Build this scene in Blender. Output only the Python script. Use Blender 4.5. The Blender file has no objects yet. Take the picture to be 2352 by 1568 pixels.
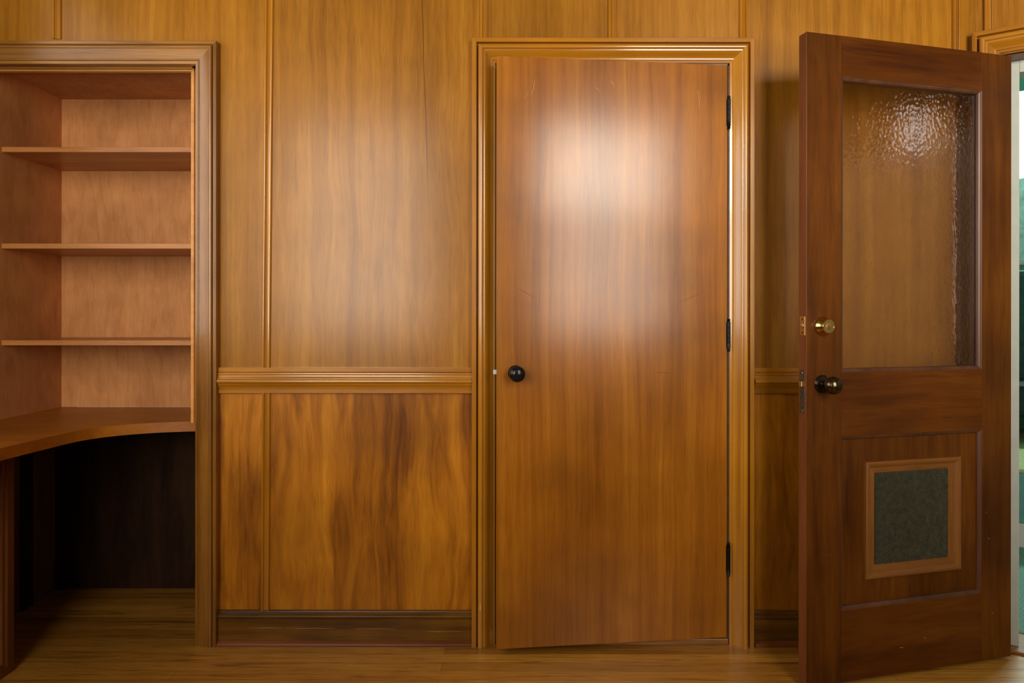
import bpy, bmesh, math, random
from mathutils import Vector, Matrix
S = bpy.context.scene
COL = S.collection
PI = math.pi
EYE = 1.153          # eye height; the panelled wall is the plane Y=0, the camera stands 2.394 m in front of it
CAMY = -2.394

# ------------------------------------------------------------------ camera, sky, lights, exposure
cam = bpy.data.cameras.new('camera')
cam.sensor_width = 36.0
cam.lens = 24.0
cam.shift_y = -0.02636
cam.clip_start = 0.02
cam_o = bpy.data.objects.new('camera', cam)
COL.objects.link(cam_o)
cam_o.location = (0, CAMY, EYE)
cam_o.rotation_euler = (PI / 2, math.radians(-0.05), 0)
S.camera = cam_o

world = bpy.data.worlds.new('sky')
S.world = world
world.use_nodes = True
wn = world.node_tree
wn.nodes['Background'].inputs['Color'].default_value = (0.75, 0.82, 0.9, 1)
wn.nodes['Background'].inputs['Strength'].default_value = 0.5


def window_light(name, loc, rot, sx, sy, power, color=(1.0, 0.90, 0.76), spread=92):
    l = bpy.data.lights.new(name, 'AREA')
    l.shape = 'RECTANGLE'
    l.size, l.size_y = sx, sy
    l.energy = power
    l.color = color
    l.spread = math.radians(spread)
    o = bpy.data.objects.new(name, l)
    COL.objects.link(o)
    o.location = loc
    o.rotation_euler = rot
    return o


# daylight coming in through the room's own windows (each light fills its window opening)
window_light('daylight_left_window', (-1.2, -2.93, 1.80), (PI / 2, 0, 0), 1.10, 1.66, 20.5)
window_light('daylight_right_window_sky', (1.36, -2.93, 2.30), (PI / 2, 0, 0), 1.00, 0.66, 17)
window_light('daylight_right_window_low', (1.36, -2.93, 1.47), (PI / 2, 0, 0), 1.00, 0.94, 10)
window_light('daylight_desk_window', (-2.03, -1.43, 1.80), (PI / 2, 0, -PI / 2), 1.90, 1.50, 22, spread=140)
window_light('daylight_far_room', (3.99, 2.20, 2.48), (PI / 2, 0, PI - math.radians(33)), 1.3, 0.40, 70, (0.80, 1.0, 0.93), 180)

S.view_settings.view_transform = 'Standard'
S.view_settings.look = 'None'
S.view_settings.gamma = 1.0
S.view_settings.use_curve_mapping = False
S.view_settings.exposure = 0.0
S.cycles.use_denoising = True
S.cycles.max_bounces = 10
S.cycles.transmission_bounces = 10
S.cycles.sample_clamp_indirect = 6.0


# ------------------------------------------------------------------ helpers
def link(name, bm, mat, parent=None, smooth=None, mats=None):
    me = bpy.data.meshes.new(name)
    bmesh.ops.recalc_face_normals(bm, faces=bm.faces)
    bm.to_mesh(me)
    bm.free()
    o = bpy.data.objects.new(name, me)
    COL.objects.link(o)
    if mats:
        for m in mats:
            me.materials.append(m)
    elif mat:
        me.materials.append(mat)
    if smooth is not None:
        for p in me.polygons:
            p.use_smooth = True
        me.set_sharp_from_angle(angle=math.radians(smooth))
    if parent is not None:
        o.parent = parent
    return o


def empty(name, loc=(0, 0, 0), rz=0.0):
    o = bpy.data.objects.new(name, None)
    o.empty_display_size = 0.1
    COL.objects.link(o)
    o.location = loc
    o.rotation_euler = (0, 0, rz)
    return o


def tag(o, label, cat, kind=None, group=None):
    o['label'] = label
    o['category'] = cat
    if kind:
        o['kind'] = kind
    if group:
        o['group'] = group
    return o


def box(bm, x0, x1, y0, y1, z0, z1, bev=0.0):
    g = bmesh.ops.create_cube(bm, size=1.0)
    vs = g['verts']
    for v in vs:
        v.co = Vector(((x0 + x1) / 2 + v.co.x * (x1 - x0), (y0 + y1) / 2 + v.co.y * (y1 - y0), (z0 + z1) / 2 + v.co.z * (z1 - z0)))
    if bev > 0:
        es = list({e for v in vs for e in v.link_edges})
        bmesh.ops.bevel(bm, geom=es, offset=bev, segments=2, affect='EDGES', profile=0.5)
    return bm


def mk(name, mat, parent, *boxes, bev=0.0, smooth=None):
    bm = bmesh.new()
    for b in boxes:
        box(bm, *b, bev=bev)
    return link(name, bm, mat, parent, smooth)


def poly_prism(bm, pts, axis, a, b):
    """extrude a polygon; axis 'y': pts are (x,z) from Y=a to b; axis 'z': pts are (x,y)"""
    def P(p, t):
        return (p[0], t, p[1]) if axis == 'y' else (p[0], p[1], t)
    v0 = [bm.verts.new(P(p, a)) for p in pts]
    v1 = [bm.verts.new(P(p, b)) for p in pts]
    bm.faces.new(v0)
    bm.faces.new(list(reversed(v1)))
    n = len(pts)
    for i in range(n):
        bm.faces.new((v0[i], v0[(i + 1) % n], v1[(i + 1) % n], v1[i]))
    return bm


def moulding(bm, prof, p0, p1, udir, hdir, m0=0.0, m1=0.0):
    """straight run of a moulding. prof: (u,h) across and proud; each end may be mitred (extends m*u)"""
    p0, p1, ud, hd = Vector(p0), Vector(p1), Vector(udir), Vector(hdir)
    d = (p1 - p0).normalized()
    full = [(prof[0][0], 0.0)] + list(prof) + [(prof[-1][0], 0.0)]
    a = [bm.verts.new(p0 + ud * u + hd * h - d * (m0 * u)) for u, h in full]
    b = [bm.verts.new(p1 + ud * u + hd * h + d * (m1 * u)) for u, h in full]
    n = len(full)
    for i in range(n):
        j = (i + 1) % n
        bm.faces.new((a[i], a[j], b[j], b[i]))
    bm.faces.new(a)
    bm.faces.new(list(reversed(b)))
    return bm


def bead(u0, u1, h0, hp, h1, n=6):
    """convex curve across the profile between u0 and u1"""
    out = []
    for i in range(n + 1):
        t = i / n
        base = h0 + (h1 - h0) * t
        out.append((u0 + (u1 - u0) * (0.5 - 0.5 * math.cos(PI * t)), base + hp * math.sin(PI * t)))
    return out


def curve(u0, u1, h0, h1, kind='s', n=6):
    out = []
    for i in range(n + 1):
        t = i / n
        if kind == 's':
            f = 0.5 - 0.5 * math.cos(PI * t)
        elif kind == 'cove':
            f = math.sin(PI / 2 * t)
        else:
            f = 1 - math.cos(PI / 2 * t)
        out.append((u0 + (u1 - u0) * t, h0 + (h1 - h0) * f))
    return out


def lathe(bm, prof, origin, axis, seg=40):
    """prof: (distance along axis, radius)"""
    ax = Vector(axis).normalized()
    up = Vector((0, 0, 1)) if abs(ax.z) < 0.9 else Vector((1, 0, 0))
    e1 = ax.cross(up).normalized()
    e2 = ax.cross(e1)
    o = Vector(origin)
    rings = []
    for d, r in prof:
        if r < 1e-6:
            rings.append([bm.verts.new(o + ax * d)])
        else:
            rings.append([bm.verts.new(o + ax * d + (e1 * math.cos(2 * PI * k / seg) + e2 * math.sin(2 * PI * k / seg)) * r) for k in range(seg)])
    for a, b in zip(rings, rings[1:]):
        if len(a) == 1 and len(b) == 1:
            continue
        for k in range(seg):
            j = (k + 1) % seg
            if len(a) == 1:
                bm.faces.new((a[0], b[j], b[k]))
            elif len(b) == 1:
                bm.faces.new((a[k], a[j], b[0]))
            else:
                bm.faces.new((a[k], a[j], b[j], b[k]))
    if len(rings[0]) > 1:
        bm.faces.new(list(reversed(rings[0])))
    if len(rings[-1]) > 1:
        bm.faces.new(rings[-1])
    return bm


# ------------------------------------------------------------------ materials
class NT:
    def __init__(s, name):
        s.m = bpy.data.materials.new(name)
        s.m.use_nodes = True
        s.t = s.m.node_tree
        s.b = s.t.nodes['Principled BSDF']

    def n(s, typ, **kw):
        x = s.t.nodes.new(typ)
        for k, v in kw.items():
            setattr(x, k, v)
        return x

    def l(s, a, b):
        s.t.links.new(a, b)

    def math(s, op, a, b=None, c=None, clamp=False):
        x = s.n('ShaderNodeMath', operation=op, use_clamp=clamp)
        for i, v in enumerate((a, b, c)):
            if v is None:
                continue
            if isinstance(v, (int, float)):
                x.inputs[i].default_value = v
            else:
                s.l(v, x.inputs[i])
        return x.outputs[0]

    def noise(s, vec, scale, detail=2.0, rough=0.5, dist=0.0):
        x = s.n('ShaderNodeTexNoise')
        s.l(vec, x.inputs['Vector'])
        x.inputs['Scale'].default_value = scale
        x.inputs['Detail'].default_value = detail
        x.inputs['Roughness'].default_value = rough
        x.inputs['Distortion'].default_value = dist
        return x.outputs['Fac']

    def ramp(s, fac, stops):
        x = s.n('ShaderNodeValToRGB')
        s.l(fac, x.inputs['Fac'])
        e = x.color_ramp.elements
        while len(e) < len(stops):
            e.new(0.5)
        for i, (p, c) in enumerate(stops):
            e[i].position = p
            e[i].color = (c, c, c, 1) if isinstance(c, (int, float)) else (*c, 1)
        return x.outputs['Color']

    def mix(s, fac, a, b, mode='MIX'):
        x = s.n('ShaderNodeMix', data_type='RGBA', blend_type=mode)
        for sock, v in ((x.inputs['Factor'], fac), (x.inputs['A'], a), (x.inputs['B'], b)):
            if isinstance(v, (int, float)):
                if sock.type == 'RGBA':
                    sock.default_value = (v, v, v, 1)
                else:
                    sock.default_value = v
            elif isinstance(v, tuple):
                sock.default_value = (*v, 1)
            else:
                s.l(v, sock)
        return x.outputs['Result']


def wood(name, dark, mid, light, axis='Z', spread=0.14, rough=0.36, coat=0.25, coat_rough=0.22, fig=26.0, stretch=0.05, warp=0.05,
         blotch=0.25, spec=0.5, bump=0.12, extra=None, swirl=0.0, pores=0.38):
    M = NT(name)
    tc = M.n('ShaderNodeTexCoord')
    oi = M.n('ShaderNodeObjectInfo')
    off = M.n('ShaderNodeVectorMath', operation='SCALE')
    off.inputs[0].default_value = (37.0, 19.0, 53.0)
    M.l(oi.outputs['Random'], off.inputs['Scale'])
    add = M.n('ShaderNodeVectorMath', operation='ADD')
    M.l(tc.outputs['Object'], add.inputs[0])
    M.l(off.outputs[0], add.inputs[1])
    base = add.outputs[0]
    # slow waver of the grain across the board
    wv = M.n('ShaderNodeMapping')
    wv.inputs['Scale'].default_value = (1, 1, 0.35) if axis == 'Z' else ((0.35, 1, 1) if axis == 'X' else (1, .35, 1))
    M.l(base, wv.inputs['Vector'])
    wn_ = M.n('ShaderNodeTexNoise')
    M.l(wv.outputs[0], wn_.inputs['Vector'])
    wn_.inputs['Scale'].default_value = 4.5
    wn_.inputs['Detail'].default_value = 2.0
    sub = M.n('ShaderNodeVectorMath', operation='SUBTRACT')
    M.l(wn_.outputs['Color'], sub.inputs[0])
    sub.inputs[1].default_value = (0.5, 0.5, 0.5)
    sc = M.n('ShaderNodeVectorMath', operation='SCALE')
    M.l(sub.outputs[0], sc.inputs[0])
    sc.inputs['Scale'].default_value = warp + swirl
    ad2 = M.n('ShaderNodeVectorMath', operation='ADD')
    M.l(base, ad2.inputs[0])
    M.l(sc.outputs[0], ad2.inputs[1])
    mp = M.n('ShaderNodeMapping')
    st = stretch
    mp.inputs['Scale'].default_value = (1, 1, st) if axis == 'Z' else ((st, 1, 1) if axis == 'X' else (1, st, 1))
    M.l(ad2.outputs[0], mp.inputs['Vector'])
    g = mp.outputs[0]
    f1 = M.noise(g, fig, 6.0, 0.62, 0.5)
    f0 = M.noise(g, fig * 0.28, 3.0, 0.5, 0.6)
    f = M.math('ADD', M.math('MULTIPLY', f1, 0.55), M.math('MULTIPLY', f0, 0.45))
    colr = M.ramp(f, [(0.5 - spread, dark), (0.5, mid), (0.5 + spread, light)])
    # cathedral figure lines
    wv2 = M.n('ShaderNodeTexWave', wave_type='BANDS', bands_direction='X')
    M.l(g, wv2.inputs['Vector'])
    wv2.inputs['Scale'].default_value = 7.0
    wv2.inputs['Distortion'].default_value = 9.0
    wv2.inputs['Detail'].default_value = 2.0
    wv2.inputs['Detail Scale'].default_value = 0.9
    lines = M.ramp(wv2.outputs['Fac'], [(0.0, 0.86), (0.22, 1.0), (1.0, 1.0)])
    colr = M.mix(0.55, colr, lines, 'MULTIPLY')
    bl = M.noise(base, 2.6, 3.0, 0.55)
    colr = M.mix(blotch, colr, M.ramp(bl, [(0.3, (0.42, 0.34, 0.25)), (0.62, (1.25, 1.22, 1.15))]), 'MULTIPLY')
    mp2 = M.n('ShaderNodeMapping')
    mp2.inputs['Scale'].default_value = (1, 1, 0.03) if axis == 'Z' else ((0.03, 1, 1) if axis == 'X' else (1, 0.03, 1))
    M.l(base, mp2.inputs['Vector'])
    pr = M.noise(mp2.outputs[0], 420.0, 2.0, 0.6)
    colr = M.mix(pores, colr, M.ramp(pr, [(0.32, 0.45), (0.5, 1.0)]), 'MULTIPLY')
    if extra:
        colr = extra(M, tc, colr)
    M.l(colr, M.b.inputs['Base Color'])
    rv = M.noise(base, 7.0, 3.0, 0.6)
    M.l(M.math('ADD', M.math('MULTIPLY', rv, 0.16), rough - 0.08), M.b.inputs['Roughness'])
    M.b.inputs['Specular IOR Level'].default_value = spec
    M.b.inputs['Coat Weight'].default_value = coat
    M.b.inputs['Coat Roughness'].default_value = coat_rough
    bp = M.n('ShaderNodeBump')
    bp.inputs['Strength'].default_value = bump
    bp.inputs['Distance'].default_value = 0.001
    M.l(M.math('ADD', pr, M.math('MULTIPLY', f1, 1.2)), bp.inputs['Height'])
    M.l(bp.outputs[0], M.b.inputs['Normal'])
    return M.m


def plain(name, col, rough=0.5, metal=0.0, spec=0.5, var=0.0, vscale=20.0, bump=0.0, bscale=200.0):
    M = NT(name)
    tc = M.n('ShaderNodeTexCoord')
    M.b.inputs['Roughness'].default_value = rough
    M.b.inputs['Metallic'].default_value = metal
    M.b.inputs['Specular IOR Level'].default_value = spec
    nz = M.noise(tc.outputs['Object'], vscale, 4.0)
    lo = tuple(c * (1 - var) for c in col)
    hi = tuple(min(1, c * (1 + var)) for c in col)
    M.l(M.ramp(nz, [(0.3, lo), (0.7, hi)]), M.b.inputs['Base Color'])
    if bump:
        bp = M.n('ShaderNodeBump')
        bp.inputs['Strength'].default_value = bump
        bp.inputs['Distance'].default_value = 0.003
        M.l(M.noise(tc.outputs['Object'], bscale, 3.0), bp.inputs['Height'])
        M.l(bp.outputs[0], M.b.inputs['Normal'])
    return M.m


def dark_crack(M, tc, colr):
    """the long dark mineral streak in the veneer of the widest panel"""
    sp = M.n('ShaderNodeSeparateXYZ')
    M.l(tc.outputs['Object'], sp.inputs[0])
    X, Z = sp.outputs['X'], sp.outputs['Z']
    out = colr
    for (xa, za, xb, zb, w, st) in ((-0.317, 2.30, -0.290, 1.45, 0.0032, 0.75), (-0.568, 2.30, -0.575, 2.0, 0.002, 0.4), (-0.330, 2.0, -0.318, 1.72, 0.004, 0.3)):
        k = (xb - xa) / (zb - za)
        wob = M.math('MULTIPLY', M.math('SUBTRACT', M.noise(tc.outputs['Object'], 5.0, 3.0), 0.5), 0.012)
        x0 = M.math('ADD', M.math('ADD', M.math('MULTIPLY', Z, k), xa - k * za), wob)
        d = M.math('ABSOLUTE', M.math('SUBTRACT', X, x0))
        near = M.math('SUBTRACT', 1.0, M.math('DIVIDE', d, w), clamp=True)
        along = M.math('MULTIPLY', M.math('SUBTRACT', Z, zb), 4.0, clamp=True)
        along2 = M.math('MULTIPLY', M.math('SUBTRACT', za + 0.15, Z), 6.0, clamp=True)
        fac = M.math('MULTIPLY', M.math('MULTIPLY', near, st), M.math('MULTIPLY', along, along2))
        out = M.mix(fac, out, (0.05, 0.022, 0.010))
    return out


UP = dict(dark=(0.225, 0.085, 0.005), mid=(0.325, 0.133, 0.009), light=(0.41, 0.185, 0.017), spread=0.20, fig=46, stretch=0.022, rough=0.34, coat=0.40, coat_rough=0.22, spec=0.15)
W_upper = wood('veneer_upper', warp=0.05, blotch=0.30, **UP)
W_main = wood('veneer_streaked', warp=0.09, blotch=0.30, extra=dark_crack, **UP)
W_lower = wood('veneer_lower', (0.15, 0.042, 0.0016), (0.37, 0.130, 0.005), (0.52, 0.210, 0.011), fig=22, stretch=0.085, warp=0.05, swirl=0.09, spread=0.15,
               blotch=0.55, rough=0.42, coat=0.15, coat_rough=0.20, spec=0.2)
W_trimV = wood('trim_wood_upright', (0.23, 0.078, 0.003), (0.40, 0.155, 0.007), (0.48, 0.210, 0.014), fig=22, stretch=0.03, warp=0.02, rough=0.26, coat=0.95, coat_rough=0.13, pores=0.2, bump=0.03)
W_trimH = wood('trim_wood_level', (0.23, 0.078, 0.003), (0.40, 0.155, 0.007), (0.48, 0.210, 0.014), axis='X', fig=22, stretch=0.03, warp=0.02, rough=0.26, coat=0.95, coat_rough=0.13, pores=0.2, bump=0.03)
W_baseH = wood('baseboard_wood', (0.080, 0.032, 0.003), (0.180, 0.078, 0.007), (0.26, 0.120, 0.014), axis='X', fig=22, stretch=0.05, warp=0.04, rough=0.36, coat=0.12, blotch=0.7, spec=0.2, pores=0.5)
W_shoe = wood('shoe_wood', (0.12, 0.030, 0.004), (0.20, 0.054, 0.008), (0.27, 0.080, 0.014), axis='X', rough=0.40, coat=0.1, spec=0.3)
W_bookV = wood('bookcase_casing_upright', (0.145, 0.052, 0.006), (0.255, 0.103, 0.012), (0.34, 0.150, 0.024), fig=30, stretch=0.05, warp=0.03, rough=0.28, coat=0.6, coat_rough=0.10, blotch=0.4)
W_bookH = wood('bookcase_casing_level', (0.160, 0.060, 0.007), (0.29, 0.125, 0.015), (0.38, 0.180, 0.030), axis='X', fig=30, stretch=0.05, warp=0.03, rough=0.30, coat=0.35, coat_rough=0.2, blotch=0.35)
W_niche = wood('niche_plywood', (0.44, 0.185, 0.055), (0.56, 0.250, 0.085), (0.65, 0.31, 0.115), fig=30, stretch=0.40, warp=0.10, blotch=0.35, rough=0.6, coat=0.0, pores=0.3, spec=0.3, spread=0.22)
W_nicheDark = wood('knee_shade_wood', (0.016, 0.006, 0.002), (0.032, 0.013, 0.004), (0.05, 0.022, 0.007), fig=16, stretch=0.2, warp=0.06, blotch=0.3, rough=0.7, coat=0.0, spec=0.15)  # dark wood, coloured darker still for the shade under the desk
W_shelf = wood('shelf_wood', (0.34, 0.120, 0.022), (0.44, 0.170, 0.038), (0.52, 0.220, 0.060), axis='X', fig=24, stretch=0.05, warp=0.03, rough=0.42, coat=0.15)
W_bright = wood('pale_strip_wood', (0.56, 0.245, 0.045), (0.68, 0.32, 0.07), (0.76, 0.40, 0.11), axis='X', rough=0.35, coat=0.3)
W_desk = wood('desk_wood', (0.28, 0.078, 0.004), (0.37, 0.115, 0.006), (0.44, 0.155, 0.011), axis='X', fig=40, stretch=0.14, warp=0.06, rough=0.42, coat=0.12, coat_rough=0.3, pores=0.35, spread=0.2, spec=0.4)
W_cab = wood('cabinet_wood', (0.13, 0.040, 0.007), (0.19, 0.062, 0.012), (0.24, 0.085, 0.018), rough=0.42, coat=0.1, spec=0.3)
W_door = wood('flush_door_veneer', (0.215, 0.064, 0.003), (0.340, 0.116, 0.006), (0.43, 0.170, 0.012), fig=36, stretch=0.022, warp=0.035, blotch=0.45, rough=0.37, coat=0.80,
              coat_rough=0.20, pores=0.3, bump=0.2, spread=0.19, spec=0.10)
OPV = dict(spread=0.17, warp=0.05, blotch=0.6, rough=0.40, coat=0.10, coat_rough=0.2, spec=0.18)
W_openV = wood('dark_door_upright', (0.055, 0.014, 0.0008), (0.105, 0.031, 0.0018), (0.150, 0.049, 0.0035), fig=26, stretch=0.08, **OPV)
W_openH = wood('dark_door_level', (0.057, 0.014, 0.0008), (0.108, 0.030, 0.0016), (0.150, 0.047, 0.003), axis='X', fig=26, stretch=0.07, **OPV)
W_openEdge = wood('dark_door_lit_edge', (0.15, 0.045, 0.012), (0.205, 0.065, 0.018), (0.25, 0.085, 0.026), rough=0.45, coat=0.05, spec=0.3)  # lighter than the door faces: daylight on this edge put into the colour
W_openBead = wood('glazing_bead_wood', (0.060, 0.020, 0.006), (0.095, 0.033, 0.012), (0.13, 0.048, 0.020), rough=0.4, coat=0.15)
VF = dict(spread=0.2, fig=50, stretch=0.06, rough=0.5, coat=0.05, pores=0.4, spec=0.35)
W_vent = wood('vent_frame_wood', (0.150, 0.052, 0.007), (0.215, 0.080, 0.012), (0.27, 0.105, 0.018), **VF)
W_ventH = wood('vent_frame_wood_level', (0.150, 0.052, 0.007), (0.215, 0.080, 0.012), (0.27, 0.105, 0.018), axis='X', **VF)
W_sill = wood('threshold_wood', (0.20, 0.075, 0.014), (0.31, 0.13, 0.032), (0.41, 0.19, 0.06), axis='X', rough=0.45, coat=0.1, blotch=0.6)
W_plain = wood('room_panelling', (0.10, 0.040, 0.006), (0.18, 0.075, 0.012), (0.24, 0.105, 0.020), rough=0.5, coat=0.0)
black_metal = plain('blackened_iron', (0.012, 0.013, 0.013), 0.36, 0.7, var=0.3)
knob_metal = plain('black_bronze', (0.018, 0.017, 0.017), 0.20, 0.6, var=0.35, vscale=60)
aged_bronze = plain('aged_bronze', (0.115, 0.090, 0.048), 0.24, 1.0, var=0.35, vscale=40)
dark_bronze = plain('dark_bronze', (0.055, 0.038, 0.025), 0.28, 0.9, var=0.3, vscale=40)
brass = plain('polished_brass', (0.74, 0.53, 0.18), 0.16, 1.0, var=0.1)
brass_dull = plain('brass_plate', (0.62, 0.40, 0.12), 0.32, 1.0, var=0.2, vscale=80)
steel = plain('steel', (0.55, 0.55, 0.55), 0.25, 1.0, var=0.1)
pewter = plain('tarnished_plate', (0.135, 0.115, 0.085), 0.42, 0.8, var=0.35, vscale=90)
latch_metal = plain('pale_latch', (0.62, 0.62, 0.52), 0.35, 0.4, var=0.1)
dark_gap = plain('painted_darkness', (0.03, 0.02, 0.012), 0.8)  # near black stands in for the darkness behind the closet door
jamb_grey = plain('jamb_wood_worn', (0.16, 0.105, 0.07), 0.4, var=0.25, vscale=30)
wire_mat = plain('screen_wire', (0.16, 0.135, 0.065), 0.38, 0.75, var=0.3, vscale=60)
plaster = plain('dimmed_plaster', (0.22, 0.17, 0.10), 0.7, var=0.04)  # ceiling colour darkened to weaken the light it bounces
frame_white = plain('window_paint', (0.70, 0.68, 0.62), 0.4, var=0.03)
jamb_pale = plain('pale_green_grey_paint', (0.50, 0.545, 0.49), 0.45, var=0.05)
mint = plain('mint_wall_paint', (0.16, 0.36, 0.28), 0.6, var=0.06)
teal = plain('teal_paint', (0.12, 0.33, 0.31), 0.5, var=0.1)
dark_teal = plain('dark_teal_cloth', (0.035, 0.095, 0.080), 0.8, var=0.25, bump=0.3, bscale=120)
charcoal = plain('black_green_cloth', (0.012, 0.028, 0.026), 0.8, var=0.3)
yellow_green = plain('yellow_green_mat', (0.40, 0.45, 0.20), 0.8, var=0.15, vscale=60)
carpet_mat = plain('teal_loop_carpet', (0.17, 0.33, 0.27), 0.95, var=0.55, vscale=160, bump=1.0, bscale=160)
scratch_light = plain('scratched_wood', (0.58, 0.34, 0.17), 0.6, var=0.2)
scratch_dark = plain('gouged_wood', (0.10, 0.038, 0.012), 0.6, var=0.2)

# strip floor
M = NT('strip_oak_floor')
tc = M.n('ShaderNodeTexCoord')
mpf = M.n('ShaderNodeMapping')
mpf.inputs['Location'].default_value = (0.23, 0.0195, 0)
M.l(tc.outputs['Object'], mpf.inputs['Vector'])
br = M.n('ShaderNodeTexBrick')
br.offset = 0.37
br.offset_frequency = 2
br.inputs['Scale'].default_value = 1.0
br.inputs['Brick Width'].default_value = 2.3
br.inputs['Row Height'].default_value = 0.0555
br.inputs['Mortar Size'].default_value = 0.0006
br.inputs['Mortar Smooth'].default_value = 0.2
br.inputs['Bias'].default_value = 0.0
br.inputs['Color1'].default_value = (0.36, 0.153, 0.016, 1)
br.inputs['Color2'].default_value = (0.62, 0.295, 0.042, 1)
br.inputs['Mortar'].default_value = (0.15, 0.060, 0.010, 1)
M.l(mpf.outputs[0], br.inputs['Vector'])
mg = M.n('ShaderNodeMapping')
mg.inputs['Scale'].default_value = (0.05, 1, 1)
M.l(tc.outputs['Object'], mg.inputs['Vector'])
g1 = M.noise(mg.outputs[0], 55.0, 6.0, 0.65, 0.8)
c = M.mix(0.95, br.outputs['Color'], M.ramp(g1, [(0.30, (0.30, 0.22, 0.15)), (0.45, (0.92, 0.90, 0.86)), (0.7, (1.18, 1.18, 1.15))]), 'MULTIPLY')
g3 = M.noise(mg.outputs[0], 300.0, 2.0)
c = M.mix(0.5, c, M.ramp(g3, [(0.35, 0.6), (0.55, 1.05)]), 'MULTIPLY')
g2 = M.noise(tc.outputs['Object'], 2.2, 3.0, 0.6)
c = M.mix(0.4, c, M.ramp(g2, [(0.35, (0.6, 0.55, 0.5)), (0.6, (1.1, 1.1, 1.1))]), 'MULTIPLY')
M.l(c, M.b.inputs['Base Color'])
M.b.inputs['Roughness'].default_value = 0.38
M.b.inputs['Coat Weight'].default_value = 0.15
M.b.inputs['Coat Roughness'].default_value = 0.25
bp = M.n('ShaderNodeBump')
bp.inputs['Strength'].default_value = 0.15
bp.inputs['Distance'].default_value = 0.001
M.l(g1, bp.inputs['Height'])
M.l(bp.outputs[0], M.b.inputs['Normal'])
floor_mat = M.m

# hammered glass
M = NT('hammered_glass')
tc = M.n('ShaderNodeTexCoord')
mpg = M.n('ShaderNodeMapping')
mpg.inputs['Scale'].default_value = (1, 1, 0.8)
M.l(tc.outputs['Object'], mpg.inputs['Vector'])
vo = M.n('ShaderNodeTexVoronoi', feature='SMOOTH_F1')
vo.inputs['Scale'].default_value = 95.0
vo.inputs['Smoothness'].default_value = 0.8
vo.inputs['Randomness'].default_value = 1.0
M.l(mpg.outputs[0], vo.inputs['Vector'])
nz = M.noise(mpg.outputs[0], 60.0, 2.0)
bp = M.n('ShaderNodeBump')
bp.inputs['Strength'].default_value = 0.13
bp.inputs['Distance'].default_value = 0.0035
M.l(M.math('ADD', vo.outputs['Distance'], M.math('MULTIPLY', nz, 0.5)), bp.inputs['Height'])
M.l(bp.outputs[0], M.b.inputs['Normal'])
M.b.inputs['Base Color'].default_value = (0.90, 0.86, 0.78, 1)
M.b.inputs['Transmission Weight'].default_value = 1.0
M.b.inputs['Roughness'].default_value = 0.06
M.b.inputs['IOR'].default_value = 1.45
glass_mat = M.m

M = NT('window_sky_glow')
M.b.inputs['Base Color'].default_value = (0.8, 0.95, 0.95, 1)
M.b.inputs['Emission Color'].default_value = (0.66, 0.95, 0.88, 1)
M.b.inputs['Emission Strength'].default_value = 1.25
outside_mat = M.m
M = NT('glint_glow')
M.b.inputs['Emission Color'].default_value = (0.90, 0.95, 1.0, 1)
M.b.inputs['Emission Strength'].default_value = 5.0
lamp_mat = M.m

# ------------------------------------------------------------------ room shell
CEIL = 3.0
XL = -1.907                                  # left wall
A2 = math.radians(-33.06)                    # the wall that turns toward the room at the right
CX, CY = 1.600, 0.0                          # its corner with the panelled wall
ZH = 2.045                                   # head of the bookcase niche
XN = -1.090                                  # right-hand side of the niche
XD0, XD1, ZD = -0.064, 0.770, 2.030          # closet door opening

floor = mk('floor', floor_mat, None, (-2.2, 3.3, -3.2, 0.70, -0.05, 0.0))
tag(floor, 'narrow strip oak floor running along the foot of the panelled wall', 'floor', 'structure')
ceiling = mk('ceiling', plaster, None, (-2.2, 3.3, -3.2, 0.80, CEIL, CEIL + 0.1))
tag(ceiling, 'unseen plaster ceiling, its colour darkened to bounce less light', 'ceiling', 'structure')
LY0, LY1, LZ0, LZ1 = -2.44, -0.42, 1.00, 2.60
wl = mk('wall_left', W_plain, None, (XL - 0.1, XL, -3.0, LY0, 0, CEIL), (XL - 0.1, XL, LY1, 0.60, 0, CEIL), (XL - 0.1, XL, LY0, LY1, 0, LZ0), (XL - 0.1, XL, LY0, LY1, LZ1, CEIL))
w4 = empty('window_4', (0, 0, 0))
tag(w4, 'side window above the near wing of the desk', 'window', 'structure')
mk('window_frame', frame_white, w4, (XL - .08, XL - .03, LY0, LY0 + .045, LZ0, LZ1), (XL - .08, XL - .03, LY1 - .045, LY1, LZ0, LZ1), (XL - .08, XL - .03, LY0 + .045, LY1 - .045, LZ0, LZ0 + .05), (XL - .08, XL - .03, LY0 + .045, LY1 - .045, LZ1 - .045, LZ1), bev=0.003)
tag(wl, 'dark wooden side wall beyond the desk, mostly hidden in shade', 'wall', 'structure')

wb = mk('wall_back', dark_gap, None,
        (XL, XN, 0.014, 0.10, ZH, CEIL), (XN, XD0, 0.014, 0.10, 0, CEIL),
        (XD0, XD1, 0.014, 0.10, ZD, CEIL), (XD1, CX, 0.014, 0.10, 0, CEIL))
tag(wb, 'glossy wood panelled wall holding the closet door and the bookcase niche', 'wall', 'structure')


def panel(pts, mat):
    bm = bmesh.new()
    poly_prism(bm, pts, 'y', 0.0, 0.014)
    return link('wood_panel', bm, mat, wb)


def rectp(x0, x1, z0, z1):
    return [(x0, z0), (x1, z0), (x1, z1), (x0, z1)]


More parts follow.
